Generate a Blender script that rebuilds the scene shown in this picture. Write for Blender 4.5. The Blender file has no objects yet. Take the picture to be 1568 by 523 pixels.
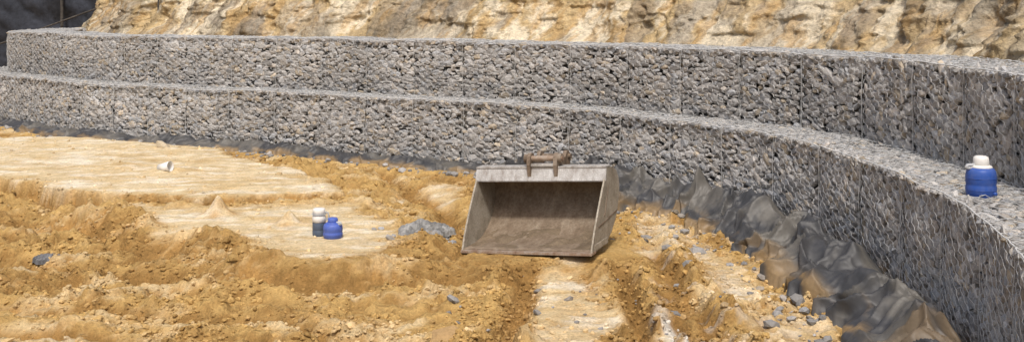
import bpy, math, numpy as np
from mathutils import Vector, Matrix
R = np.random.RandomState(7)
scene = bpy.context.scene
scene.view_settings.view_transform = 'Standard'
scene.view_settings.look = 'None'
scene.view_settings.exposure = 0

# ------------------------------------------------------------ noise helpers
_tabs = {}
def vnoise(x, y, seed=0):
    if seed not in _tabs:
        _tabs[seed] = np.random.RandomState(seed + 100).rand(256, 256)
    t = _tabs[seed]
    xi = np.floor(x).astype(int); yi = np.floor(y).astype(int)
    fx = x - xi; fy = y - yi
    fx = fx * fx * fx * (fx * (fx * 6 - 15) + 10); fy = fy * fy * fy * (fy * (fy * 6 - 15) + 10)
    a = t[xi & 255, yi & 255]; b = t[(xi + 1) & 255, yi & 255]
    c = t[xi & 255, (yi + 1) & 255]; d = t[(xi + 1) & 255, (yi + 1) & 255]
    return (a * (1 - fx) + b * fx) * (1 - fy) + (c * (1 - fx) + d * fx) * fy
def fbm(x, y, o=4, seed=0, g=0.5):
    s = 0; a = 1; n = 0
    for i in range(o):
        ca, sa = math.cos(i * 0.7 + 0.3), math.sin(i * 0.7 + 0.3)
        s = s + a * vnoise((x * ca - y * sa) * 2 ** i, (x * sa + y * ca) * 2 ** i, seed + i); n += a; a *= g
    return s / n
def ridged(x, y, o=4, seed=0, g=0.5):
    s = 0; a = 1; n = 0
    for i in range(o):
        s = s + a * (1 - np.abs(2 * vnoise(x * 2 ** i, y * 2 ** i, seed + i) - 1)); n += a; a *= g
    return s / n
def cellular(x, y, seed=0):
    t1 = np.random.RandomState(seed + 500).rand(64, 64); t2 = np.random.RandomState(seed + 501).rand(64, 64); t3 = np.random.RandomState(seed + 502).rand(64, 64)
    xi = np.floor(x).astype(int); yi = np.floor(y).astype(int)
    best = np.full(x.shape, 9.); rr = np.zeros(x.shape)
    for dx in (-1, 0, 1):
        for dy in (-1, 0, 1):
            cx = xi + dx; cy = yi + dy
            px = cx + t1[cx & 63, cy & 63]; py = cy + t2[cx & 63, cy & 63]
            d = np.hypot(x - px, y - py); m = d < best
            best = np.where(m, d, best); rr = np.where(m, t3[cx & 63, cy & 63], rr)
    return best, rr
def sst(a, b, x):
    t = np.clip((x - a) / (b - a), 0, 1); return t * t * (3 - 2 * t)

# ------------------------------------------------------------ mesh helpers
def mesh_np(name, V, F, col=None, smooth=False, mat=None, parent=None):
    V = np.asarray(V, dtype=np.float32).reshape(-1, 3); F = np.asarray(F, dtype=np.int32)
    k = F.shape[1]; me = bpy.data.meshes.new(name)
    me.vertices.add(len(V)); me.vertices.foreach_set('co', V.ravel())
    me.loops.add(F.size); me.loops.foreach_set('vertex_index', F.ravel())
    me.polygons.add(len(F))
    me.polygons.foreach_set('loop_start', np.arange(0, F.size, k, dtype=np.int32))
    me.polygons.foreach_set('loop_total', np.full(len(F), k, dtype=np.int32))
    me.polygons.foreach_set('use_smooth', np.full(len(F), smooth, dtype=bool))
    me.update(calc_edges=True); me.validate()
    if col is not None:
        at = me.attributes.new('col', 'FLOAT_COLOR', 'POINT')
        c = np.ones((len(V), 4), dtype=np.float32); c[:, :3] = col
        at.data.foreach_set('color', c.ravel())
    ob = bpy.data.objects.new(name, me); scene.collection.objects.link(ob)
    if mat: me.materials.append(mat)
    if parent: ob.parent = parent
    return ob
def grid_faces(n, m):
    i = np.arange(n - 1)[:, None] * m + np.arange(m - 1)[None, :]
    return np.stack([i, i + m, i + m + 1, i + 1], -1).reshape(-1, 4)
def empty(name, loc=(0, 0, 0)):
    e = bpy.data.objects.new(name, None); scene.collection.objects.link(e); e.location = loc; return e

# ------------------------------------------------------------ materials
def newmat(name, rough=0.9, metal=0.0):
    m = bpy.data.materials.new(name); m.use_nodes = True
    nt = m.node_tree; b = nt.nodes['Principled BSDF']
    b.inputs['Roughness'].default_value = rough; b.inputs['Metallic'].default_value = metal
    if 'Specular IOR Level' in b.inputs: b.inputs['Specular IOR Level'].default_value = 0.25
    return m, nt, b
def N(nt, t, **kw):
    n = nt.nodes.new(t)
    for k, v in kw.items(): setattr(n, k, v)
    return n
def noise_node(nt, scale, detail=5, rough=0.6, coord=None):
    n = N(nt, 'ShaderNodeTexNoise'); n.inputs['Scale'].default_value = scale
    n.inputs['Detail'].default_value = detail; n.inputs['Roughness'].default_value = rough
    if coord is not None: nt.links.new(coord, n.inputs['Vector'])
    return n
def ramp(nt, fac, stops):
    r = N(nt, 'ShaderNodeValToRGB'); e = r.color_ramp.elements
    while len(e) < len(stops): e.new(0.5)
    for i, (p, c) in enumerate(stops):
        e[i].position = p; e[i].color = (c[0], c[1], c[2], 1)
    nt.links.new(fac, r.inputs['Fac']); return r
def mix(nt, a, b, fac, mode='MIX'):
    m = N(nt, 'ShaderNodeMix', data_type='RGBA', blend_type=mode)
    for sock, v in ((m.inputs[6], a), (m.inputs[7], b), (m.inputs[0], fac)):
        if isinstance(v, (tuple, list)): sock.default_value = (v[0], v[1], v[2], 1)
        elif isinstance(v, (int, float)): sock.default_value = v
        else: nt.links.new(v, sock)
    return m.outputs[2]
def bump(nt, b, h, strength, dist):
    n = N(nt, 'ShaderNodeBump'); n.inputs['Strength'].default_value = strength; n.inputs['Distance'].default_value = dist
    nt.links.new(h, n.inputs['Height']); nt.links.new(n.outputs[0], b.inputs['Normal'])
def objco(nt):
    return N(nt, 'ShaderNodeTexCoord').outputs['Object']
def attr_mat(name, nscale=30, lo=0.75, hi=1.2, bs=0.5, bd=0.01, rough=0.9, spec=.25):
    m, nt, b = newmat(name, rough)
    b.inputs['Specular IOR Level'].default_value = spec
    a = N(nt, 'ShaderNodeAttribute', attribute_name='col')
    co = objco(nt); n = noise_node(nt, nscale, 5, 0.65, co)
    r = ramp(nt, n.outputs[0], [(0.3, (lo,) * 3), (0.7, (hi,) * 3)])
    c = mix(nt, a.outputs['Color'], r.outputs[0], 1.0, 'MULTIPLY')
    nt.links.new(c, b.inputs['Base Color'])
    bump(nt, b, n.outputs[0], bs, bd)
    return m
M_stone = attr_mat('gabion_stone', 45, 0.78, 1.16, 0.5, 0.008, .9, .15)
M_clod = attr_mat('soil_clod', 60, 0.75, 1.2, 0.8, 0.01, 1.0, .05)
M_bank = attr_mat('bank_soil', 13, 0.62, 1.24, 1.0, 0.08, 1.0, .05)
M_ground = attr_mat('sandy_ground', 34, 0.74, 1.2, 1.0, 0.03, 1.0, .05)
M_sheet = attr_mat('geotextile', 30, 0.85, 1.12, 0.3, 0.004, 0.52, .35)
M_wire, nt, b = newmat('galvanised_wire', 0.55, 0.1); b.inputs['Base Color'].default_value = (0.54, 0.535, 0.52, 1)
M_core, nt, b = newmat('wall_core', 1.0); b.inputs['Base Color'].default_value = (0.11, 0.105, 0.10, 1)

# ------------------------------------------------------------ curves
def catmull(P, step=0.02):
    P = np.array(P, float); P = np.vstack([2 * P[0] - P[1], P, 2 * P[-1] - P[-2]])
    out = []
    for i in range(1, len(P) - 2):
        t = np.linspace(0, 1, 40, endpoint=False)[:, None]
        a, b, c, d = P[i - 1], P[i], P[i + 1], P[i + 2]
        out.append(0.5 * ((2 * b) + (-a + c) * t + (2 * a - 5 * b + 4 * c - d) * t ** 2 + (-a + 3 * b - 3 * c + d) * t ** 3))
    Q = np.vstack(out + [P[-2][None]])
    for _ in range(60):
        Q[1:-1] = (Q[:-2] + 2 * Q[1:-1] + Q[2:]) / 4
    L = np.concatenate([[0], np.cumsum(np.linalg.norm(np.diff(Q, axis=0), axis=1))])
    u = np.arange(0, L[-1], step)
    C = np.stack([np.interp(u, L, Q[:, 0]), np.interp(u, L, Q[:, 1])], 1)
    T = np.gradient(C, axis=0); T /= np.linalg.norm(T, axis=1)[:, None]
    return u, C, T
LOW = [(-10.6, 32.5), (-11.7, 30.8), (-12.4, 29.2), (-12.6, 27.6), (-12.55, 26.3), (-12.15, 25.2), (-11.3, 24.3), (-8.86, 22.0), (-5.67, 20.0), (-4.3, 19.4),
       (-1.97, 18.0), (.45, 16.4), (1.59, 15.2), (2.5, 13.85), (3.1, 12.6), (3.4, 11.1), (3.48, 9.5), (3.38, 8.05), (3.08, 6.6), (2.65, 5.2), (2.0, 3.6), (1.6, 1.5)]
cu, cC, cT = catmull(LOW)
ULEN = cu[-1]
def at(u):
    p = np.stack([np.interp(u, cu, cC[:, 0]), np.interp(u, cu, cC[:, 1])], -1)
    t = np.stack([np.interp(u, cu, cT[:, 0]), np.interp(u, cu, cT[:, 1])], -1)
    t /= np.linalg.norm(t, axis=-1)[..., None]
    n = np.stack([t[..., 1], -t[..., 0]], -1)
    return p, t, n
def wall_dist(x, y):
    d = np.full(x.shape, 1e9)
    for q in cC[::20]:
        d = np.minimum(d, (x - q[0]) ** 2 + (y - q[1]) ** 2)
    return np.sqrt(d)
def setback(u):
    p, t, n = at(u)
    return 0.56 + 0.19 * sst(1.5, 3.3, p[..., 0])
Z_LOW, Z_UP = 1.0, 1.92

# ------------------------------------------------------------ stones
ph = (1 + 5 ** .5) / 2
ICO = np.array([(-1, ph, 0), (1, ph, 0), (-1, -ph, 0), (1, -ph, 0), (0, -1, ph), (0, 1, ph), (0, -1, -ph), (0, 1, -ph), (ph, 0, -1), (ph, 0, 1), (-ph, 0, -1), (-ph, 0, 1)], float)
ICO /= np.linalg.norm(ICO[0])
ICOF = np.array([(0, 11, 5), (0, 5, 1), (0, 1, 7), (0, 7, 10), (0, 10, 11), (1, 5, 9), (5, 11, 4), (11, 10, 2), (10, 7, 6), (7, 1, 8), (3, 9, 4), (3, 4, 2), (3, 2, 6), (3, 6, 8), (3, 8, 9), (4, 9, 5), (2, 4, 11), (6, 2, 10), (8, 6, 7), (9, 8, 1)])
def stones(C, T, Nn, size, spin, cols, jitter=0.28, tilt=.3, boxy=.45):
    n = len(C); T3 = np.zeros((n, 3)); T3[:, :T.shape[1]] = T
    N3 = np.zeros((n, 3)); N3[:, :Nn.shape[1]] = Nn
    U3 = np.cross(N3, T3)
    ct, st = np.cos(spin)[:, None], np.sin(spin)[:, None]
    A = T3 * ct + U3 * st; B = -T3 * st + U3 * ct
    tl = R.normal(0, tilt, (n, 1)); A2 = A + tl * N3; Nq = N3 - tl * A + R.normal(0, tilt, (n, 1)) * B
    q = R.normal(size=(n, 4)); q /= np.linalg.norm(q, axis=1)[:, None]
    w, x, y, z = q.T
    M = np.stack([np.stack([1 - 2 * (y * y + z * z), 2 * (x * y - z * w), 2 * (x * z + y * w)], -1),
                  np.stack([2 * (x * y + z * w), 1 - 2 * (x * x + z * z), 2 * (y * z - x * w)], -1),
                  np.stack([2 * (x * z - y * w), 2 * (y * z + x * w), 1 - 2 * (x * x + y * y)], -1)], 1)
    v = np.einsum('nij,kj->nki', M, ICO) * (1 + R.uniform(-jitter, jitter, (n, 12, 1)))
    v = v / np.max(np.abs(v), axis=2, keepdims=True) ** boxy
    V = C[:, None] + v[..., :1] * size[:, None, :1] * A2[:, None] + v[..., 1:2] * size[:, None, 1:2] * B[:, None] + v[..., 2:] * size[:, None, 2:] * Nq[:, None]
    F = (ICOF[None] + (np.arange(n) * 12)[:, None, None]).reshape(-1, 3)
    c = np.repeat(cols, 12, axis=0)
    return V.reshape(-1, 3), F, c
def stone_cols(n, base=0.30, spread=0.10):
    g = np.clip(R.normal(base, spread, n), 0.08, 0.55)[:, None]
    c = g * np.array([[1.045, 1.0, 0.95]])
    k = R.rand(n)
    c[k < .07] = g[k < .07] * np.array([[1.20, 1.02, 0.79]])
    c[(k > .10) & (k < .26)] *= np.array([[1.04, 0.985, 0.92]])
    c[(k > .26) & (k < .40)] *= np.array([[0.94, 0.985, 1.05]])
    return c
def joint(u, seedoff=0.0):
    f = (u + seedoff) % 1.0
    return np.minimum(f, 1 - f)
def bulge(u, v, so):
    j = joint(u, so)
    top = sst(.92, .75, v)
    return 0.05 * np.clip(np.sin(np.pi * ((u + so) % 1.0)), 0, 1) ** .55 * (0.35 + 0.65 * np.sin(np.pi * np.clip(v, 0, 1))) * (.3 + .7 * top) - 0.045 * np.exp(-(j / .03) ** 2) + 0.05 * (fbm(u * 2.2, v * 2.2, 3, 31 + int(so * 10)) - .5)
def combine(parts):
    Vs, Fs, Cs = [], [], []; o = 0
    for V, F, c in parts:
        Vs.append(V); Fs.append(F + o); Cs.append(c); o += len(V)
    return np.vstack(Vs), np.vstack(Fs), np.vstack(Cs)
def topz(u, z, so): return z + 0.03 * (fbm(u * 0.9, u * 0 + 3, 3, 51 + int(so * 10)) - .5) * 2 + .015 * (fbm(u * 5, u * 0 + 8, 2, 55) - .5) - 0.022 * np.exp(-(joint(u, so) / .05) ** 2)
def build_tier(name, back0, z0, z1, topw, so):
    par = empty(name)
    parts = []
    du, dv = .092, .049
    nu = int(ULEN / du); nv = int((z1 - z0 + .03) / dv)
    for layer in (0, 1):
        iu, iv = np.meshgrid(np.arange(nu), np.arange(nv), indexing='ij')
        if layer == 1:
            m = R.rand(*iu.shape) < .25; iu, iv = iu[m], iv[m]
        u = (iu + .5 * (iv % 2) + R.uniform(-.42, .42, iu.shape)).ravel() * du
        v = (iv + .5 + R.uniform(-.42, .42, iu.shape)).ravel() * dv + z0 - .02
        u = np.clip(u, 0.01, ULEN - .01)
        p, t, n = at(u); bk = back0(u)
        zt = topz(u, z1, so) - .01; v = z0 + (v - z0) * (zt - z0) / (z1 - z0)
        k = len(u)
        s = np.where(layer == 1, 1.5, 1.0) * R.uniform(.6, 1.3, k)
        off = -bk - .045 + bulge(u, (v - z0), so) + R.uniform(-.010, .009, k) + (.003 if layer else 0)
        v = np.minimum(v, zt - .02)
        C = np.column_stack([p + n * off[:, None], v])
        asp = R.uniform(.8, 1.35, k)
        sz = np.column_stack([.060 * s * asp, .033 * s / asp, .033 * R.uniform(.8, 1.15, k)])
        near = sst(14, 9, p[:, 1])
        spin = R.normal(0, 1, k) * (.28 + .9 * near)
        cols = stone_cols(k, .335, .062) * (1 - .55 * np.exp(-(joint(u, so) / .028) ** 2))[:, None]
        cols *= (0.76 + .50 * fbm(u * .8, v * 1.3, 3, 71))[:, None]
        parts.append(stones(C, t, n, sz, spin, cols, .32, .13, .6))
    dw = .068; nw = int((topw) / dw)
    iu, iw = np.meshgrid(np.arange(nu), np.arange(nw), indexing='ij')
    u = np.clip((iu + R.uniform(-.4, .4, iu.shape)).ravel() * du, .01, ULEN - .01)
    w = (iw + .6 + R.uniform(-.35, .35, iu.shape)).ravel() * dw
    p, t, n = at(u); bk = back0(u)
    C = np.column_stack([p + n * (-bk - w - .0 + bulge(u, w * 0 + .9, so) * sst(.3, 0, w))[:, None], topz(u, z1, so) - .034 + R.uniform(-.012, .009, len(u)) + .02 * (fbm(u * 3, w * 3, 2, 77) - .5)])
    k = len(u); sz = np.column_stack([.058 * R.uniform(.6, 1.4, k), .040 * R.uniform(.6, 1.3, k), .026 * R.uniform(.7, 1.2, k)])
    up = np.tile([[0, 0, 1.0]], (k, 1))
    cols = stone_cols(k, .32, .06)
    parts.append(stones(C, t, up, sz, R.uniform(0, 3.14, k), cols, .3, .2))
    V, F, c = combine(parts)
    mesh_np('stone_fill', V, F, c, False, M_stone, par)
    u = np.arange(0, ULEN, .25); p, t, n = at(u); bk = back0(u)
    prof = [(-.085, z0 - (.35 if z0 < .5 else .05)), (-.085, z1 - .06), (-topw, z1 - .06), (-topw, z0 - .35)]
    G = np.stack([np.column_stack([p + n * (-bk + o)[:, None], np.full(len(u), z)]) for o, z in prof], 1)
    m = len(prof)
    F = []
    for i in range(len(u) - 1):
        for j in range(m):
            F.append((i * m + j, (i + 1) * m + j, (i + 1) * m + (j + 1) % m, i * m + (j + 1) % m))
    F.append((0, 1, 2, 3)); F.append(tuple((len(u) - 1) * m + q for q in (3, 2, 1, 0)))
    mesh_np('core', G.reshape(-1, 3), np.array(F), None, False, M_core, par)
    def tubes(Pt, A, B, r):
        S, K, _ = Pt.shape
        ang = np.array([0, 2.094, 4.189])
        O = (A[:, :, None] * np.cos(ang)[None, None, :, None] + B[:, :, None] * np.sin(ang)[None, None, :, None]) * r
        V = (Pt[:, :, None] + O).reshape(-1, 3)
        s = np.arange(S)[:, None, None]; kk = np.arange(K - 1)[None, :, None]; c = np.arange(3)[None, None, :]
        b0 = (s * K + kk) * 3; i0 = b0 + c; i1 = b0 + (c + 1) % 3
        return V, np.stack([i0, i0 + 3, i1 + 3, i1], -1).reshape(-1, 4)
    W = []
    cell = .085; S = int(ULEN / cell)
    def zig(K, start):
        k = np.arange(K); ph_ = (k % 4)
        v = start + (k // 4) * .11 + np.array([0, .035, .055, .09])[ph_]
        return v, np.array([-1, -1, 1, 1])[ph_]
    K = int((z1 - z0) / .11 * 4) + 2
    v, sg = zig(K, z0); v = np.minimum(v, z1)
    ss = np.arange(S)[:, None]
    U = np.clip(ss * cell + sg[None] * (cell / 2 - .004) * np.where(ss % 2 == 0, 1, -1) + R.normal(0, .004, (S, K)), 0.02, ULEN - .02)
    Vv = np.repeat(v[None], S, 0)
    p, t, n = at(U); bk = back0(U)
    off = -bk + .008 + bulge(U, Vv - z0, so) + R.normal(0, .003, U.shape)
    zz = z0 + (Vv - z0) * (topz(U, z1, so) + .002 - z0) / (z1 - z0)
    Pt = np.concatenate([p + n * off[..., None], zz[..., None]], -1)
    z3 = np.zeros(U.shape + (1,))
    W.append(tubes(Pt, np.concatenate([t, z3], -1), np.concatenate([n, z3], -1), .0030))
    K = int(topw / .11 * 4) + 2
    v, sg = zig(K, 0); v = np.minimum(v, topw)
    U = np.clip(ss * cell + sg[None] * (cell / 2 - .004) * np.where(ss % 2 == 0, 1, -1) + R.normal(0, .006, (S, K)), 0.02, ULEN - .02)
    Vv = np.repeat(v[None], S, 0)
    p, t, n = at(U); bk = back0(U)
    off = -bk + .006 - Vv + bulge(U, Vv * 0 + .9, so) * sst(.3, 0, Vv)
    Pt = np.concatenate([p + n * off[..., None], (topz(U, z1, so) + .006 + R.normal(0, .007, U.shape))[..., None]], -1)
    up = np.zeros(U.shape + (3,)); up[..., 2] = 1
    z3 = np.zeros(U.shape + (1,))
    W.append(tubes(Pt, np.concatenate([t, z3], -1), up, .0036))
    U = np.arange(.02, ULEN - .02, .05)[None]
    for zf, rr in ((lambda q: topz(q, z1, so) + .003, .007), (lambda q: q * 0 + z0 + .03, .004)):
        p, t, n = at(U); off = -back0(U) + .010 + bulge(U, U * 0 + .9, so)
        Pt = np.concatenate([p + n * off[..., None], zf(U)[..., None]], -1)
        up = np.zeros(U.shape + (3,)); up[..., 2] = 1
        W.append(tubes(Pt, np.concatenate([n, n[..., :1] * 0], -1), up, rr))
    J = np.arange(math.ceil(so), int(ULEN)) - so; J = J[(J > .1)]
    for dj in (-.03, .03):
        U = np.repeat((J + dj)[:, None], 12, 1); Vv = np.repeat(np.linspace(z0, z1, 12)[None], len(J), 0)
        p, t, n = at(U); off = -back0(U) + .012 + bulge(U + .02, Vv - z0, so)
        Pt = np.concatenate([p + n * off[..., None], Vv[..., None]], -1); zz3 = np.zeros(U.shape + (1,))
        W.append(tubes(Pt, np.concatenate([t, zz3], -1), np.concatenate([n, zz3], -1), .0035))
    Vs, Fs = [], []; o = 0
    for V, F in W: Vs.append(V); Fs.append(F + o); o += len(V)
    mesh_np('wire_mesh', np.vstack(Vs), np.vstack(Fs), None, True, M_wire, par)
build_tier('gabion_wall', lambda u: u * 0, -.12, Z_LOW, 0.95, .15)
build_tier('gabion_wall.001', setback, Z_LOW - .03, Z_UP, 1.0, .55)

# ------------------------------------------------------------ ground
def sdf_poly(x, y, P):
    P = np.array(P, float); d = np.full(x.shape, 1e9); ins = np.zeros(x.shape, bool)
    for i in range(len(P)):
        a = P[i]; b = P[(i + 1) % len(P)]; e = b - a
        t = np.clip(((x - a[0]) * e[0] + (y - a[1]) * e[1]) / (e @ e), 0, 1)
        d = np.minimum(d, np.hypot(x - a[0] - e[0] * t, y - a[1] - e[1] * t))
        c = ((a[1] > y) != (b[1] > y)) & (x < (b[0] - a[0]) * (y - a[1]) / (b[1] - a[1] + 1e-12) + a[0])
        ins ^= c
    return np.where(ins, d, -d)
def seg(x, y, pts):
    d = np.full(x.shape, 1e9)
    for a, b in zip(pts[:-1], pts[1:]):
        a = np.array(a, float); b = np.array(b, float); e = b - a
        t = np.clip(((x - a[0]) * e[0] + (y - a[1]) * e[1]) / (e @ e), 0, 1)
        d = np.minimum(d, np.hypot(x - a[0] - e[0] * t, y - a[1] - e[1] * t))
    return d
PA = [(-16, 21.5), (-9.6, 20.3), (-7.2, 20.2), (-5.3, 19.2), (-3.7, 16.8), (-2.55, 15.2), (-2.2, 14.2), (-3.5, 13.9), (-5.3, 14.1), (-6.3, 14.8), (-7.4, 15.4), (-11, 16.3), (-16, 17)]
PB = [(-4.9, 13.7), (-3.6, 13.5), (-2.0, 13.9), (-1.5, 12.8), (-1.05, 11.5), (-1.2, 10.9), (-2.1, 10.8), (-3.0, 11.9), (-4.3, 12.7)]
PATCH = [(.5, 9.3, .36, 1.7, .95), (.62, 7.9, .34, .9, .95), (1.28, 8.3, .10, .9, 1.0), (-4.3, 8.9, .9, .4, .7), (-5.2, 8.9, .6, .5, .7), (-6.5, 10.5, .8, .25, .4), (-1.2, 15.2, .5, .8, .8), (2.05, 10.7, .28, 1.4, .7),
         (1.75, 12.6, .3, 1.1, .55), (-1.9, 9.2, .5, .2, .4), (2.3, 8.6, .3, 1.0, .45), (.1, 13.2, .5, .5, .4), (-3.0, 8.5, .5, .3, .5), (-6.0, 13.2, .9, .22, .4)]
def field(x, y, full=True):
    wx = x + .6 * (fbm(x * 1.1, y * 1.1, 6, 3, .65) - .5); wy = y + .9 * (fbm(x * 1.1 + 9, y * 1.1 + 5, 6, 5, .65) - .5)
    sA = sdf_poly(wx, wy, PA); sB = sdf_poly(wx, wy, PB)
    mA = sst(-.09, .04, sA); mB = sst(-.14, .10, sB); hB = sst(-1.0, .05, sB)
    fine = fbm(x * 4, y * 5, 4, 7, .65)
    pale = np.maximum(sst(-.12, .30, sA + .25 * (fine - .5)) ** .7, sst(-.12, .35, sB + .4 * (fine - .5)) ** .7)
    for px, py, rx, ry, a in PATCH:
        d = np.sqrt(((wx - px) / rx) ** 2 + ((wy - py) / ry) ** 2)
        pale = np.maximum(pale, a * sst(1.2, .7, d + .5 * (fine - .5)))
    flatm = np.maximum(np.maximum(mA, mB), pale)
    rough = 1 - .90 * flatm
    front = sst(16.5, 14.5, y); left = sst(.3, -1.2, x)
    z = -.12 - .09 * front * left + .20 * mA + .13 * hB * (1 - mA) + .10 * mA * front + .09 * hB * (1 - mA) * left
    l1 = .15 * (fbm(x * .9, y * .9, 3, 11) - .5) + .13 * (fbm(x * 2.6, y * 3.4, 3, 13) - .5)
    d1, r1 = cellular(x * 6.5 + 1.2 * fbm(x * 9, y * 9, 2, 25), y * 6.5 + 1.2 * fbm(x * 9 + 4, y * 9, 2, 27), 1)
    d2, r2 = cellular(x * 14, y * 14, 2)
    clod = np.sqrt(np.clip(1 - (d1 / .62) ** 2, 0, 1)) * .08 * (.1 + r1 ** 2) + np.sqrt(np.clip(1 - (d2 / .6) ** 2, 0, 1)) * .035 * (.2 + r2)
    cm = sst(.38, .60, fbm(x * 1.4, y * 1.4, 3, 29))
    l2 = .09 * (ridged(x * 4.5, y * 6, 4, 17, .6) - .6) + .05 * (fbm(x * 15, y * 15, 3, 19) - .5) + clod * (.25 + .9 * cm)
    z = z + rough * (l1 + l2) + .018 * (fbm(x * 6, y * 6, 5, 21, .6) - .5) + .03 * flatm * (fbm(x * 1.6, y * 2.2, 3, 22) - .5)
    jw = .10 * (fbm(x * 2.5, y * 2.5, 3, 33) - .5)
    ruts = [([(-.42, 7.2), (-.16, 8.4), (.06, 9.6), (.12, 10.7)], .12, .16), ([(1.0, 7.0), (1.0, 8.4), (1.08, 9.6), (1.05, 10.7)], .09, .15), ([(1.36, 7.6), (1.38, 9.9)], .06, .06),
            ([(-7.5, 12.4), (-5.2, 11.5), (-3.2, 10.7), (-1.6, 10.3), (-.5, 10.5)], .16, .14), ([(-6.5, 10.2), (-3.8, 9.7), (-2, 9.3), (-.8, 8.2)], .13, .12), ([(-6, 9.4), (-3.4, 8.9), (-1.8, 8.0)], .10, .09),
            ([(-9, 14.6), (-6.3, 13.7), (-5.0, 12.9), (-3.6, 11.6)], .22, .12), ([(-2.0, 16.9), (-.9, 14.4), (-.5, 12.4)], .16, .12), ([(1.75, 7.3), (1.5, 9.3), (1.5, 11.4)], .08, .07)]
    rut = np.zeros(x.shape)
    for pts, w_, dep in ruts:
        d = seg(x + jw, y + jw, pts); g = np.exp(-(d / w_) ** 2)
        z = z - dep * g * (.7 + .6 * fine) + .30 * dep * np.exp(-((d - 2.0 * w_) / (.7 * w_)) ** 2) * (1 - .8 * flatm) * (fbm(x * 5, y * 5, 3, 35) * 1.8)
        rut = np.maximum(rut, g)
    strip = sst(.42, .34, np.abs(x - .55 - .03 * np.sin(y * 2))) * sst(10.6, 10.2, y)
    z = z - .016 * strip * sst(.2, .8, np.sin((y + .15 * x) * 2 * np.pi / .17)) * sst(.35, .6, fbm(x * 2, y * 2, 2, 37))
    z = z + .12 * np.exp(-((x - 1.78 - .1 * np.sin(y)) / .18) ** 2) * sst(13, 12, y) * (.4 + fbm(x * 2, y * 2, 2, 41))
    wd = wall_dist(x, y) if full else np.full(x.shape, 5.)
    z = z + .12 * np.exp(-((wd - 1.45) / .35) ** 2) * sst(14.5, 16, y) * (fbm(x * 1.5, y * 1.5, 3, 43)) * (1 - mA)
    for px, py, r, h in ((-3.5, 13.1, .12, .18), (-2.56, 12.6, .09, .15), (-5.05, 16.15, .25, .06), (-5.9, 16.7, .35, .05), (-.95, 12.3, .25, .05)):
        z = z + h * np.exp(-(((x - px) ** 2 + (y - py) ** 2) / r ** 2)) * (.5 + 1.0 * fbm(x * 9, y * 9, 3, 45))
    nw = sst(.85, .45, wd); z = z * (1 - nw) + nw * (-.03 + .03 * (fbm(x * 9, y * 9, 3, 47) - .5))
    flat = np.exp(-(((x - .45) / .95) ** 4 + ((y - 11.4) / .65) ** 4))
    z = z * (1 - flat) + flat * (-.02 + .05 * (fbm(x * 7, y * 7, 4, 5) - .5))
    fj = np.exp(-(((x + 2.03) / .25) ** 4 + ((y - 11.9) / .25) ** 4)); z = z * (1 - fj)
    far = sst(30, 60, np.hypot(x, y)); z = z * (1 - far)
    return z, np.clip(pale * (1 - .8 * rut), 0, 1), rut
fx = np.arange(-13.5, 4.6, .030); fy = np.arange(7.0, 16.5, .030)
gx = np.concatenate([-np.geomspace(500, 14, 22), fx, np.geomspace(5, 500, 22)])
gy = np.concatenate([[-500, -200, -80, -30, -12, -5, 0, 2, 3.5], np.arange(4.5, 7, .1), fy, np.arange(16.5, 26, .06), np.geomspace(26.3, 600, 30)])
X, Y = np.meshgrid(gx, gy, indexing='ij')
Zg, pale, rut = field(X, Y)
GX = np.gradient(Zg, gx, axis=0); GY = np.gradient(Zg, gy, axis=1)
slope = np.clip(np.hypot(GX, GY), 0, 2)
cav = (Zg - (np.roll(Zg, 5, 0) + np.roll(Zg, -5, 0) + np.roll(Zg, 5, 1) + np.roll(Zg, -5, 1)) / 4)
def soil_color(x, y, pale, slope, cav, rut=0):
    pf = np.clip(pale * (.8 + .6 * (fbm(x * 2.5, y * 2.5, 4, 61) - .35)), 0, 1)
    rnd = sst(.48, .70, fbm(x * 1.5, y * 3.0, 5, 63, .65)) * .65
    pf = np.maximum(pf, rnd * (1 - pale))
    white = sst(.45, .70, fbm(x * 2.2, y * 5.0, 5, 65, .65)) * pale
    tanp = sst(.50, .68, fbm(x * 1.6 + 7, y * 3.2, 5, 66, .65)) * pale
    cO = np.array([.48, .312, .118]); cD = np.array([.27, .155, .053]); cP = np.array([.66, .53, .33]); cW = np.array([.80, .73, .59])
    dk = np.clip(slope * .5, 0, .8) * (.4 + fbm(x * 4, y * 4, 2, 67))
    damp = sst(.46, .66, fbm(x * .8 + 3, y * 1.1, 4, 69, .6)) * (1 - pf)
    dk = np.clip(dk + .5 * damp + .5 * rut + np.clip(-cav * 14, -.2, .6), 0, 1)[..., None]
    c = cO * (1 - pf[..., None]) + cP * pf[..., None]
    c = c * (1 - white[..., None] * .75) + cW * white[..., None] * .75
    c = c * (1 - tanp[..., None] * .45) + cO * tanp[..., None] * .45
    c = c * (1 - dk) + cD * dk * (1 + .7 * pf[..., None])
    lime = (np.exp(-((x - 1.27 - .05 * np.sin(y * 4)) / .085) ** 4) * sst(9.6, 8.9, y) * sst(.38, .50, fbm(x * 6, y * 4, 4, 75, .65)))[..., None]
    lime = np.clip(lime + (sst(.60, .68, fbm(x * 5, y * 6, 4, 76, .65)) * sst(1.0, 1.6, x) * sst(13.5, 12.5, y))[..., None] * .3, 0, 1)
    c = c * (1 - .85 * lime) + np.array([.72, .69, .62]) * .85 * lime
    return c * (.80 + .40 * fbm(x * 12, y * 12, 3, 73))[..., None]
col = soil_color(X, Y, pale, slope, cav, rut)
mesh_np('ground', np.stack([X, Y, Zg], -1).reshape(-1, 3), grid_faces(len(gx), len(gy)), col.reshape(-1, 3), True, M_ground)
def Hz(x, y):
    return field(np.array([x], float), np.array([y], float))[0][0]

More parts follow.
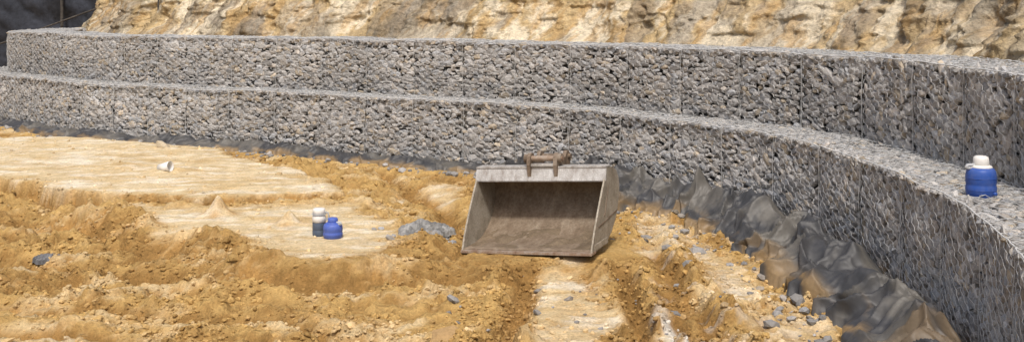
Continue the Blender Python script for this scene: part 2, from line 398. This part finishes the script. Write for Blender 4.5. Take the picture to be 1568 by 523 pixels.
# soil clods
n = 70000
yy = 7.3 + 13 * R.rand(n) ** 1.5; xx = R.uniform(-1, 1, n) * (yy * .5); xx = np.clip(xx, -12, 3.0)
z, pl, rt = field(xx, yy)
wd = wall_dist(xx, yy); wallx = np.interp(yy, cC[::-1, 1], cC[::-1, 0])
keep = (R.rand(n) < (1 - .90 * pl)) & (fbm(xx * 2, yy * 2, 3, 81) > R.uniform(.3, .62, n)) & ~((np.abs(xx - .35) < .85) & (np.abs(yy - 11.5) < .5)) & (xx < wallx - .4) & (wd > .6)
xx, yy, z, pl, rt = xx[keep], yy[keep], z[keep], pl[keep], rt[keep]; k = len(xx)
r = .008 + .020 * R.rand(k) ** 3 + .028 * (R.rand(k) < .02) * R.rand(k)
sz = np.column_stack([r * R.uniform(.8, 1.3, k), r * R.uniform(.8, 1.3, k), r * R.uniform(.6, .9, k)])
T = np.tile([[1., 0, 0]], (k, 1)); U = np.tile([[0, 0, 1.]], (k, 1))
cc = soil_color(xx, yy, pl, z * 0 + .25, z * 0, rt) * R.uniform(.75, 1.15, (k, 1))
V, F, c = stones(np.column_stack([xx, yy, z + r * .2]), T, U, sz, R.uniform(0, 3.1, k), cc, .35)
mesh_np('soil_clods', V, F, c, False, M_clod)

# loose grey rubble
NR = 1700
uu = R.uniform(2, ULEN - 2, NR); p, t, nn = at(uu)
dist = np.where(p[:, 0] > 1, R.uniform(.02, 1.25, NR), R.uniform(.02, .65, NR))
xy = p + nn * dist[:, None]
ex = 70; exy = np.column_stack([R.uniform(-.8, 2.6, ex), R.uniform(7.8, 13.5, ex)]); exy = exy[~((np.abs(exy[:, 0] - .35) < .95) & (np.abs(exy[:, 1] - 11.4) < .7))]
xy = np.vstack([xy, exy, np.column_stack([R.normal(-.95, .2, 60), R.normal(12.1, .18, 60)])]); NR = len(xy); z = field(xy[:, 0], xy[:, 1])[0]
r = .012 + .045 * R.rand(NR) ** 5; r[-60:] = R.uniform(.015, .045, 60)
sz = np.column_stack([r * 1.2, r * .95, r * .7]); T = np.tile([[1., 0, 0]], (NR, 1)); U = np.tile([[0, 0, 1.]], (NR, 1))
p1 = stones(np.column_stack([xy, np.maximum(z, -.3) + r * .3]), T, U, sz, R.uniform(0, 3.1, NR), stone_cols(NR, .25, .06))
spec = [(2.08, 8.78, .06), (1.37, 9.4, .065), (.22, 9.4, .035), (.5, 9.75, .035), (.24, 10.2, .035), (1.97, 11.6, .08), (1.63, 11.5, .05), (-6.0, 11.4, .05),
        (2.2, 9.1, .035), (2.4, 8.5, .05), (1.9, 8.35, .03), (-6.0, 18.9, .10), (1.55, 10.3, .03), (.1, 10.7, .02), (-2.7, 9.4, .03), (2.3, 10.2, .04), (-3.4, 8.6, .025), (1.1, 12.0, .03),
        (1.5, 12.2, .06), (1.75, 11.9, .05)]
S = np.array(spec); k = len(S); z = field(S[:, 0], S[:, 1])[0]
sc = stone_cols(k, .22, .03); sc[11] = (.5, .42, .3)
p2 = stones(np.column_stack([S[:, :2], z + S[:, 2] * .15]), np.tile([[1., 0, 0]], (k, 1)), np.tile([[0, 0, 1.]], (k, 1)), np.column_stack([S[:, 2] * 1.2, S[:, 2], S[:, 2] * .6]), R.uniform(-.4, .4, k), sc)
p3 = stones(np.array([[-.48, 8.5, Hz(-.48, 8.5) + .02]]), np.array([[1., 0, 0]]), np.array([[0, -.35, .93]]), np.array([[.16, .12, .045]]), np.array([.2]), np.array([[.36, .235, .11]]), .12, .05)
V, F, c = combine([p1, p2, p3]); mesh_np('loose_stones', V, F, c, False, M_stone)

# ------------------------------------------------------------ draped geotextile along the wall foot
us = np.arange(5.0, ULEN - 2, .011); vs = np.linspace(0, 1, 90)
UU, VV = np.meshgrid(us, vs, indexing='ij')
p, t, n = at(UU)
right = sst(.2, 2.0, p[..., 0])
width = (.46 + .32 * right) * (.7 + .65 * fbm(UU * .9, UU * 0, 3, 91)) + .20 * (fbm(UU * 3.5, UU * 0 + 4, 4, 93) - .5)
d0 = .02 + .05 * right + .08 * (fbm(UU * 2.2, UU * 0, 3, 92) - .5)
S_ = VV * width
wu = UU + .45 * (fbm(UU * 1.6, S_ * 2.2, 3, 94) - .5); wv = S_ + .34 * (fbm(UU * 1.6 + 7, S_ * 2.2, 3, 96) - .5)
def crease(x, y, seed, pw=2.2):
    return (1 - np.abs(2 * vnoise(x, y, seed) - 1)) ** pw
longf = crease(wu * .9, wv * 4.2, 97, 2.4)
diag = crease(wu * 3.8 + wv * 2.2, wv * 1.1 - wu * .2, 98, 2.4)
diag2 = crease(wu * 5.5 - wv * 3.0, wv * 1.6 + wu * .6, 102, 2.4)
f3 = crease(wu * 8.5 + wv * 6, wv * 4 - wu * 1.0, 99, 2.0)
f4 = crease(wu * 13 - wv * 7, wv * 9 + wu * 4, 104, 1.8)
msk = sst(.35, .6, fbm(UU * 2.0, S_ * 2, 2, 108))
env = np.sin(np.pi * np.clip(VV, 0, 1)) ** .5
ridge = np.exp(-((VV - .42 - .3 * (fbm(UU * 1.0, UU * 0 + 2, 2, 95) - .5)) / .22) ** 2) * (.05 + .12 * right) * (.35 + 1.2 * fbm(UU * 1.1, UU * 0 + 5, 2, 90))
PX = p + n * (d0 + S_)[..., None]
gz = field(PX[..., 0], PX[..., 1])[0]
gzs = gz.copy()
for _ in range(4): gzs = (gzs + np.roll(gzs, 9, 0) + np.roll(gzs, -9, 0)) / 3
zz = np.maximum(gzs, -.07) + .012 + ridge + env * ((.06 + .05 * right) * longf + (.065 + .07 * right) * diag + (.045 + .055 * right) * diag2 * (.3 + .7 * msk) + (.03 + .022 * right) * f3 * (.4 + .6 * msk) + .014 * f4)
zz = np.maximum(zz, gzs + .004)
zz = np.where(VV > .98, gzs - .03, zz)
sidef = ((diag - .3) * .12 + (diag2 - .3) * .08) * (.4 + .6 * right) * VV
P = p + n * (d0 + S_ + sidef)[..., None]
dust = sst(.44, .66, fbm(UU * 1.8, S_ * 3, 5, 103, .6)) * .55
cS = np.array([.046, .046, .048]); cDu = np.array([.15, .137, .115]); cBr = np.array([.25, .165, .075])
edge = sst(.72, 1, VV + .25 * (fbm(UU * 5, S_ * 5, 3, 109) - .5))
brown = (1 - sst(7.6, 8.3, p[..., 1])) * sst(.45, .65, fbm(UU * 2, VV * 2, 3, 105)) * .4 + .8 * sst(.42, .60, fbm(UU * 2.7, VV * 4, 4, 107)) * edge
brown = np.clip(brown, 0, 1)
col = cS[None, None] * (1 - dust[..., None]) + cDu * dust[..., None]
col = col * (1 - brown[..., None]) + cBr * brown[..., None]
mesh_np('geotextile_sheet', np.concatenate([P, zz[..., None]], -1).reshape(-1, 3), grid_faces(len(us), len(vs)), col.reshape(-1, 3), True, M_sheet)

# ------------------------------------------------------------ eroded bank behind
BK = [(-14.5, 42), (-13.0, 35), (-12.0, 31), (-11.3, 28.8), (-9.9, 26.8), (-7.4, 24.3), (-4.3, 22.4), (-.6, 20.4), (2.7, 18.0), (4.7, 15.4), (5.8, 12.5), (6.1, 9.5), (5.9, 6.5), (5.2, 3), (5.2, 0)]
bu, bC, bT = catmull(BK, .03)
bn = np.stack([-bT[:, 1], bT[:, 0]], -1)
rows = np.concatenate([[-1.3, -.6, -.3], np.arange(0, 1.6, .022), np.arange(1.6, 7, .25), [9, 14, 25, 60, 150]])
Bu, Bv = np.meshgrid(bu, rows, indexing='ij')
up = np.clip(Bv, 0, 6)
steep = .35 + .7 * fbm(Bu * .3, Bu * 0, 2, 111)
back = np.where(Bv < 0, Bv, up * steep) + np.clip(Bv - 6, 0, None)
zz = 1.80 + up * 1.0
lean = .6 + 1.6 * (fbm(Bu * .5, Bu * 0 + 4, 3, 8) - .5)
wr = Bu + .42 * (fbm(Bu * 2, Bv * 1.8, 4, 5, .6) - .5) + .5 * Bv * (lean - .6)
run = ridged(wr * .8, Bv * .5, 3, 113); run2 = ridged(wr * 2.7, Bv * .9, 4, 114, .62)
amp = .35 + 1.0 * sst(.35, .62, fbm(Bu * .55, Bv * .8, 3, 112))
step_ = fbm(wr * 1.2, Bv * 3.2, 4, 116, .6)
disp = sst(-.1, .3, Bv) * (.60 * (run - .55) + .30 * amp * (run2 - .55) + .35 * (fbm(Bu * .5, Bv * .8, 3, 115) - .5) + .18 * (fbm(Bu * 5, Bv * 5, 5, 117, .65) - .5) + .08 * (sst(.42, .56, step_) - .5))
P = bC[:, None, :] + bn[:, None, :] * (back + disp)[..., None]
zz = zz + .06 * (fbm(Bu * 3, Bv * 3, 4, 121) - .5) * sst(-.2, .2, Bv) + sst(6, 7, Bv) * .3
st = fbm(wr * 2.8, Bv * 1.5, 5, 123, .65); st2 = fbm(Bu * .6, Bv * .6 + 3, 4, 125, .6); st3 = fbm(wr * 5, Bv * 2.0, 4, 127, .65)
cT_ = np.array([.53, .395, .215]); cC_ = np.array([.70, .605, .445]); cG_ = np.array([.31, .265, .21]); cO_ = np.array([.43, .27, .11])
rt_ = (bC[:, 0] / np.maximum(bC[:, 1], 1))[:, None] + 0 * Bv
gz_ = sst(.12, .2, rt_) * sst(.44, .38, rt_)
lim = sst(.43, .47, rt_)
w1 = np.clip(sst(.44, .58, st) + .6 * lim, 0, 1)[..., None]; w2 = np.clip(sst(.50, .62, st2) + .38 * gz_, 0, 1)[..., None]; w3 = (sst(.50, .66, st3) * (1 - .7 * lim))[..., None]
w4 = (sst(.54, .64, fbm(wr * 2.0, Bv * 1.2, 5, 129, .65)) * (1 - .8 * lim))[..., None]
col = cT_ * (1 - w1) + cC_ * w1; col = col * (1 - .5 * w2) + cG_ * .5 * w2; col = col * (1 - .6 * w3) + cO_ * .6 * w3
col = col * (1 - .6 * w4) + cG_ * .8 * .6 * w4
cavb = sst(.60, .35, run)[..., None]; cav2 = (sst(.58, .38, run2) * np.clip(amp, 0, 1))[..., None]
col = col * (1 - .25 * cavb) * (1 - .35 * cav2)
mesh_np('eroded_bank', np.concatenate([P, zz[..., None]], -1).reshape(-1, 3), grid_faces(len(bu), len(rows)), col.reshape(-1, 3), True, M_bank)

# ------------------------------------------------------------ dark shade cloth fence at far left
fpar = empty('shade_cloth_fence')
fu = np.linspace(-34, -9, 260); fv = np.linspace(0, 5, 40)
A, B = np.meshgrid(fu, fv, indexing='ij')
yy = 44 + .5 * ridged(A * .8 + B * .5, B * .7, 4, 131)
mF = attr_mat('shade_cloth', 6, .6, 1.3, .4, .05, .8)
c = np.ones(A.shape + (3,)) * np.array([.024, .027, .036]) * (.4 + 1.4 * fbm(A * 1.2, B * 1.5, 4, 133))[..., None]
mesh_np('cloth', np.stack([A, yy, B], -1).reshape(-1, 3), grid_faces(len(fu), len(fv)), c.reshape(-1, 3), True, mF, fpar)
M_post, nt, b = newmat('weathered_post'); nn_ = noise_node(nt, 8, 4, .6, objco(nt)); nt.links.new(ramp(nt, nn_.outputs[0], [(.3, (.03, .028, .025)), (.7, (.10, .09, .08))]).outputs[0], b.inputs['Base Color'])

# ------------------------------------------------------------ small builders
import bmesh
def box(name, size, loc, mat, par=None, rot=(0, 0, 0), bev=.006):
    bm = bmesh.new(); bmesh.ops.create_cube(bm, size=1)
    for v in bm.verts: v.co = Vector((v.co.x * size[0], v.co.y * size[1], v.co.z * size[2]))
    if bev: bmesh.ops.bevel(bm, geom=bm.edges[:], offset=bev, segments=2, affect='EDGES')
    me = bpy.data.meshes.new(name); bm.to_mesh(me); bm.free(); me.materials.append(mat)
    ob = bpy.data.objects.new(name, me); scene.collection.objects.link(ob); ob.location = loc; ob.rotation_euler = rot
    if par: ob.parent = par
    return ob
def lathe(name, prof, mat, par=None, seg=40, loc=(0, 0, 0), rot=(0, 0, 0), squash=1.0):
    a = np.linspace(0, 2 * np.pi, seg, endpoint=False); P = np.array(prof, float)
    V = np.stack([P[:, None, 0] * np.cos(a), P[:, None, 0] * np.sin(a) * squash, P[:, None, 1] + 0 * a], -1)
    n, m = V.shape[:2]; F = []
    for i in range(n - 1):
        for j in range(m): F.append((i * m + j, i * m + (j + 1) % m, (i + 1) * m + (j + 1) % m, (i + 1) * m + j))
    ob = mesh_np(name, V.reshape(-1, 3), np.array(F), None, True, mat, par); ob.location = loc; ob.rotation_euler = rot
    return ob
def tube(name, pts, r, mat, par=None):
    cv = bpy.data.curves.new(name, 'CURVE'); cv.dimensions = '3D'; cv.bevel_depth = r; cv.bevel_resolution = 3; cv.use_fill_caps = True
    s = cv.splines.new('POLY'); s.points.add(len(pts) - 1)
    for i, q in enumerate(pts): s.points[i].co = (*q, 1)
    cv.materials.append(mat); ob = bpy.data.objects.new(name, cv); scene.collection.objects.link(ob)
    if par: ob.parent = par
    return ob
for i, px in enumerate(np.arange(-33, -9, 3.0)):
    tube('post_%d' % i, [(px, 43.9, 0), (px, 43.9, 5.2)], .06, M_post, fpar)
tube('fence_stay', [(-20.5, 43.7, 1.0), (-15.3, 43.7, 2.9)], .03, M_post, fpar)
post = tube('wooden_stake', [(-8.35, 25.9, 1.9), (-8.33, 25.9, 3.6)], .022, M_post)

# ------------------------------------------------------------ excavator bucket
def steel(name, c1, c2, c3, rough=.7, metal=.15, sc=5):
    m, nt, b = newmat(name, rough, metal); co = objco(nt)
    mp = N(nt, 'ShaderNodeMapping'); mp.inputs['Scale'].default_value = (1.6, 1, .8); nt.links.new(co, mp.inputs[0])
    n1 = noise_node(nt, sc, 8, .7, mp.outputs[0]); n2 = noise_node(nt, sc * 9, 4, .7, co)
    r1 = ramp(nt, n1.outputs[0], [(.3, c1), (.5, c2), (.72, c3)])
    r2 = ramp(nt, n2.outputs[0], [(.35, (.75,) * 3), (.65, (1.15,) * 3)])
    nt.links.new(mix(nt, r1.outputs[0], r2.outputs[0], 1., 'MULTIPLY'), b.inputs['Base Color'])
    bump(nt, b, n2.outputs[0], .25, .004); return m
M_in = steel('rusty_steel_inside', (.12, .085, .055), (.20, .15, .105), (.29, .235, .175), .7, .1, 4.5)
M_out = steel('dusty_steel', (.20, .165, .125), (.33, .29, .23), (.43, .39, .33), .65, .15, 6)
M_beam = steel('worn_steel', (.24, .20, .17), (.43, .41, .385), (.57, .555, .535), .45, .2, 8)
M_brk = steel('bracket_steel', (.09, .065, .045), (.19, .14, .10), (.30, .25, .2))
M_edge = steel('cutting_edge_steel', (.18, .10, .06), (.31, .23, .17), (.40, .36, .31), .6, .2, 9)
bk = empty('excavator_bucket')
Wb, Wt, Hb, D = 1.39, 1.43, .755, .53
prof = [(-.0, .0), (.12, .0), (.25, .004), (.38, .02), (.50, .05), (.62, .10), (.74, .18), (.84, .28), (.91, .40), (.94, .51), (.92, .61), (.85, .69), (.74, .74), (D + .06, Hb), (D, Hb)]
def wid(z): return Wb / 2 + (Wt - Wb) / 2 * z / Hb
V = []; F = []; th = .014
PR = np.array(prof); Tn = np.gradient(PR, axis=0); Tn /= np.linalg.norm(Tn, axis=1)[:, None]; NI = np.stack([-Tn[:, 1], Tn[:, 0]], 1)
n = len(prof)
for off in (0, th):
    for sgn in (-1, 1):
        for i in range(n):
            q = PR[i] + NI[i] * off; V.append((sgn * wid(q[1]), q[0], q[1]))
def idx(o, s, i): return (o * 2 + s) * n + i
for i in range(n - 1):
    F.append((idx(0, 0, i), idx(0, 1, i), idx(0, 1, i + 1), idx(0, 0, i + 1)))
    F.append((idx(1, 0, i), idx(1, 0, i + 1), idx(1, 1, i + 1), idx(1, 1, i)))
F.append((idx(0, 0, 0), idx(1, 0, 0), idx(1, 1, 0), idx(0, 1, 0))); F.append((idx(0, 0, n - 1), idx(0, 1, n - 1), idx(1, 1, n - 1), idx(1, 0, n - 1)))
mesh_np('shell', V, np.array(F), None, True, M_in, bk)
def side(sgn):
    lead = [(-.03, .0), (.0, .05)] + [(D * (k / 8) ** 1.15 * .95, .05 + (Hb - .1) * k / 8) for k in range(1, 9)] + [(D - .02, Hb + .012)]
    PRo = PR[1:-1] - NI[1:-1] * .012
    poly = lead + [tuple(q) for q in PRo[::-1]]
    bm = bmesh.new(); vs = [bm.verts.new((sgn * (wid(z) + .001), y, z)) for y, z in poly]
    f = bm.faces.new(vs); r = bmesh.ops.extrude_face_region(bm, geom=[f])
    for v in r['geom']:
        if isinstance(v, bmesh.types.BMVert): v.co.x += sgn * .018
    bmesh.ops.recalc_face_normals(bm, faces=bm.faces)
    me = bpy.data.meshes.new('side_plate'); bm.to_mesh(me); bm.free(); me.materials.append(M_out)
    ob = bpy.data.objects.new('side_plate_r' if sgn > 0 else 'side_plate_l', me); scene.collection.objects.link(ob); ob.parent = bk
side(-1); side(1)
box('cutting_edge', (Wb + .06, .15, .026), (0, -.005, -.010), M_edge, bk, (0, 0, 0), .005)
box('top_beam', (Wt + .045, .03, .15), (0, D - .035, Hb - .052), M_beam, bk, (math.radians(-20), 0, 0), .006)
box('beam_cap', (Wt + .045, .17, .02), (0, D + .05, Hb + .022), M_beam, bk, (0, 0, 0), .005)
box('inner_stiffener', (Wt - .02, .05, .035), (0, D + .03, Hb - .125), M_in, bk)
box('seam', (.010, .66, .014), (Wb / 2 + .027, .52, .25), M_brk, bk, (math.radians(6), 0, 0), .003)
box('seam_up', (.010, .014, .38), (Wb / 2 + .031, .50, .45), M_brk, bk, (math.radians(-33), 0, 0), .003)
box('heel_strip', (.014, .42, .06), (Wb / 2 + .022, .26, .035), M_out, bk, (0, 0, 0), .003)
def ear(x):
    poly = [(-.06, -.10), (-.075, .02), (-.05, .11), (0, .145), (.05, .13), (.09, .08), (.22, .075), (.27, .13), (.33, .13), (.37, .08), (.36, .0), (.30, -.06), (.12, -.03), (.02, -.1)]
    bm = bmesh.new(); vs = [bm.verts.new((x - .020, y + D, z + Hb + .03)) for y, z in poly]
    f = bm.faces.new(vs); r = bmesh.ops.extrude_face_region(bm, geom=[f])
    for v in r['geom']:
        if isinstance(v, bmesh.types.BMVert): v.co.x += .040
    bmesh.ops.recalc_face_normals(bm, faces=bm.faces)
    me = bpy.data.meshes.new('ear'); bm.to_mesh(me); bm.free(); me.materials.append(M_brk)
    ob = bpy.data.objects.new('hitch_ear', me); scene.collection.objects.link(ob); ob.parent = bk
ear(-.11); ear(.19)
tube('front_pin', [(-.17, D, Hb + .115), (.26, D, Hb + .115)], .030, M_edge, bk)
tube('rear_pin', [(-.15, D + .31, Hb + .10), (.24, D + .31, Hb + .10)], .028, M_brk, bk)
for x in (-.145, .225): tube('pin_boss', [(x - .025, D, Hb + .115), (x + .025, D, Hb + .115)], .050, M_brk, bk)
box('hitch_plate', (.32, .10, .03), (.04, D - .0, Hb + .047), M_beam, bk)
a_ = np.linspace(0, 1, 90); b_ = np.linspace(0, 1, 40); A, B = np.meshgrid(a_, b_, indexing='ij')
yb = .03 + B * .60
hz = np.interp(yb, PR[:9, 0], PR[:9, 1]) + .013 + (.06 * np.clip(fbm(A * 7, B * 3, 4, 201) - .5, -.3, 1) * 2) * np.sin(np.pi * B)
cc = np.ones(A.shape + (3,)) * np.array([.165, .125, .085]) * (.7 + .6 * fbm(A * 12, B * 6, 3, 203))[..., None]
mesh_np('soil_in_bucket', np.stack([(A - .5) * (Wb - .01), yb, hz], -1).reshape(-1, 3), grid_faces(90, 40), cc.reshape(-1, 3), True, M_clod, bk)
bk.rotation_euler = (0, math.radians(-3.6), math.radians(-22.5))
bk.location = (.145, 11.15, .01)

# ------------------------------------------------------------ jugs
def plastic(name, c, rough=.45):
    m, nt, b = newmat(name, rough); co = objco(nt); n1 = noise_node(nt, 14, 6, .7, co)
    r = ramp(nt, n1.outputs[0], [(.35, c), (.75, tuple(x * .75 + .06 for x in c))])
    nt.links.new(r.outputs[0], b.inputs['Base Color']); bump(nt, b, n1.outputs[0], .08, .003); return m
M_blue = plastic('blue_plastic', (.02, .075, .33)); M_white = plastic('white_plastic', (.72, .70, .66)); M_grey = plastic('grey_plastic', (.40, .41, .42)); M_navy = plastic('dark_plastic', (.06, .085, .13))
M_purp = plastic('faded_blue_plastic', (.06, .11, .42))
def jug(loc, r, h, body, lid, rotz=0):
    j = empty('water_jug', loc); j.rotation_euler = (0, 0, rotz)
    lathe('body', [(0, 0), (r * .86, 0), (r * .94, .012), (r * .96, h * .10), (r * .99, h * .12), (r, h * .26), (r * .97, h * .29), (r * .97, h * .34), (r, h * .37), (r * .99, h * .54), (r * .95, h * .62), (r * .88, h * .675), (r * .74, h * .72), (0, h * .725)], body, j)
    lathe('collar', [(r * .70, h * .70), (r * .74, h * .74), (r * .62, h * .775), (r * .52, h * .78), (0, h * .78)], lid, j)
    lathe('lid', [(r * .52, h * .775), (r * .54, h * .79), (r * .51, h * .92), (r * .46, h * .975), (r * .3, h * 1.0), (0, h * 1.0)], lid, j)
    tube('handle', [(-r * .60, 0, h * .71), (-r * .95, 0, h * .71), (-r * 1.12, 0, h * .735), (-r * 1.0, 0, h * .78), (-r * .5, 0, h * .78)], r * .12, M_grey, j)
    lathe('spout', [(0, 0), (r * .13, 0), (r * .13, r * .22), (0, r * .22)], body, j, 16, (r * .45, -r * .80, h * .12), (math.radians(90), 0, 0))
    for q in (.18, .46): lathe('rib', [(r * .985, h * q), (r * 1.025, h * (q + .012)), (r * .985, h * (q + .024))], body, j)
    return j
jug((3.70, 8.66, .985), .116, .325, M_blue, M_white, .15)
g = Hz(-1.93, 11.83)
jug((-1.93, 11.83, g), .105, .22, M_purp, M_purp, 2.6)
bt = empty('drink_cooler', (-2.10, 11.95, Hz(-2.1, 11.95)))
lathe('body', [(0, 0), (.066, 0), (.071, .01), (.072, .06), (.069, .065), (.072, .07), (.072, .14), (.068, .15)], M_navy, bt)
lathe('shoulder', [(.068, .15), (.074, .152), (.074, .20), (.066, .225), (.05, .235), (.05, .24)], M_white, bt)
lathe('cap', [(.062, .24), (.066, .245), (.066, .285), (.058, .297), (0, .30)], M_white, bt)
tube('handle', [(.06, 0, .26), (.098, 0, .25), (.105, 0, .2), (.074, 0, .17)], .009, M_grey, bt)
tube('band', [(.074 * math.cos(a), .074 * math.sin(a), .236) for a in np.linspace(0, 6.283, 24)], .006, M_grey, bt)
cup = empty('plastic_cup', (-5.06, 16.0, Hz(-5.06, 16.0) + .045)); cup.rotation_euler = (math.radians(80), 0, math.radians(70))
lathe('cup_body', [(0, -.1), (.05, -.1), (.075, .1), (.07, .1), (.046, -.09), (0, -.09)], M_white, cup)

def scrap(name, loc, sx, sy, h, col, seed, mat):
    a = np.linspace(-1, 1, 90); A, B = np.meshgrid(a, a, indexing='ij')
    th_ = np.arctan2(B, A)
    rr = np.hypot(A, B) / (.55 + .6 * fbm(np.cos(th_) * 1.8 + 5, np.sin(th_) * 1.8 + 5, 4, seed, .6))
    wA = A + .5 * (fbm(A * 2, B * 2, 3, seed + 1) - .5); wB = B + .5 * (fbm(A * 2 + 5, B * 2, 3, seed + 3) - .5)
    f = .7 * crease(wA * 2.2 + 5, wB * 2.2 + 5, seed + 2, 2) + .4 * crease(wA * 4.5 + 5, wB * 4.5, seed + 5, 2) + .2 * crease(wA * 10, wB * 10, seed + 6, 2)
    k = np.clip(1.12 - rr, 0, 1)
    Zz = h * np.clip(f, .05, 2) * (k ** .5) - .04 * (rr > 1.05)
    cc = np.array(col) * (.25 + 1.5 * fbm(A * 4, B * 4, 4, seed + 4, .6))[..., None]
    P = np.stack([loc[0] + A * sx, loc[1] + B * sy, loc[2] + Zz], -1)
    F = grid_faces(90, 90); ok = (rr.ravel()[F] < 1.12).all(1)
    return mesh_np(name, P.reshape(-1, 3), F[ok], cc.reshape(-1, 3), False, mat)
scrap('crumpled_plastic_bag', (-.95, 12.12, Hz(-.95, 12.12) + .02), .36, .34, .13, (.20, .195, .185), 141, M_sheet)
scrap('geotextile_scrap', (-4.95, 11.7, Hz(-4.95, 11.7) + .01), .16, .14, .06, (.13, .13, .135), 151, M_sheet)
scrap('geotextile_scrap.001', (.12, 15.75, .02), .3, .25, .36, (.05, .05, .052), 161, M_sheet)

# ------------------------------------------------------------ light, world, camera
el, az = math.radians(56), math.radians(180)
sd = Vector((math.sin(az) * math.cos(el), math.cos(az) * math.cos(el), math.sin(el)))
sun = bpy.data.lights.new('sun', 'SUN'); sun.energy = 2.9; sun.angle = math.radians(6.0); sun.color = (1, .97, .92)
so = bpy.data.objects.new('sun', sun); scene.collection.objects.link(so); so.rotation_euler = (-sd).to_track_quat('-Z', 'Y').to_euler()
w = bpy.data.worlds.new('World'); scene.world = w; w.use_nodes = True; nt = w.node_tree
sky = nt.nodes.new('ShaderNodeTexSky'); sky.sky_type = 'NISHITA'; sky.sun_disc = False; sky.sun_elevation = el; sky.sun_rotation = az; sky.air_density = 1.0; sky.dust_density = 5.0; sky.ozone_density = .7
bg = nt.nodes['Background']; bg.inputs[1].default_value = .15; nt.links.new(sky.outputs[0], bg.inputs[0])
cam = bpy.data.cameras.new('camera'); co = bpy.data.objects.new('camera', cam); scene.collection.objects.link(co); scene.camera = co
co.location = (0, 0, 2.476); co.rotation_euler = (math.radians(90), 0, 0)
cam.sensor_width = 36; cam.lens = 36 * 1681 / 1568; cam.shift_y = -249.5 / 1568; cam.clip_end = 2000; cam.clip_start = .05
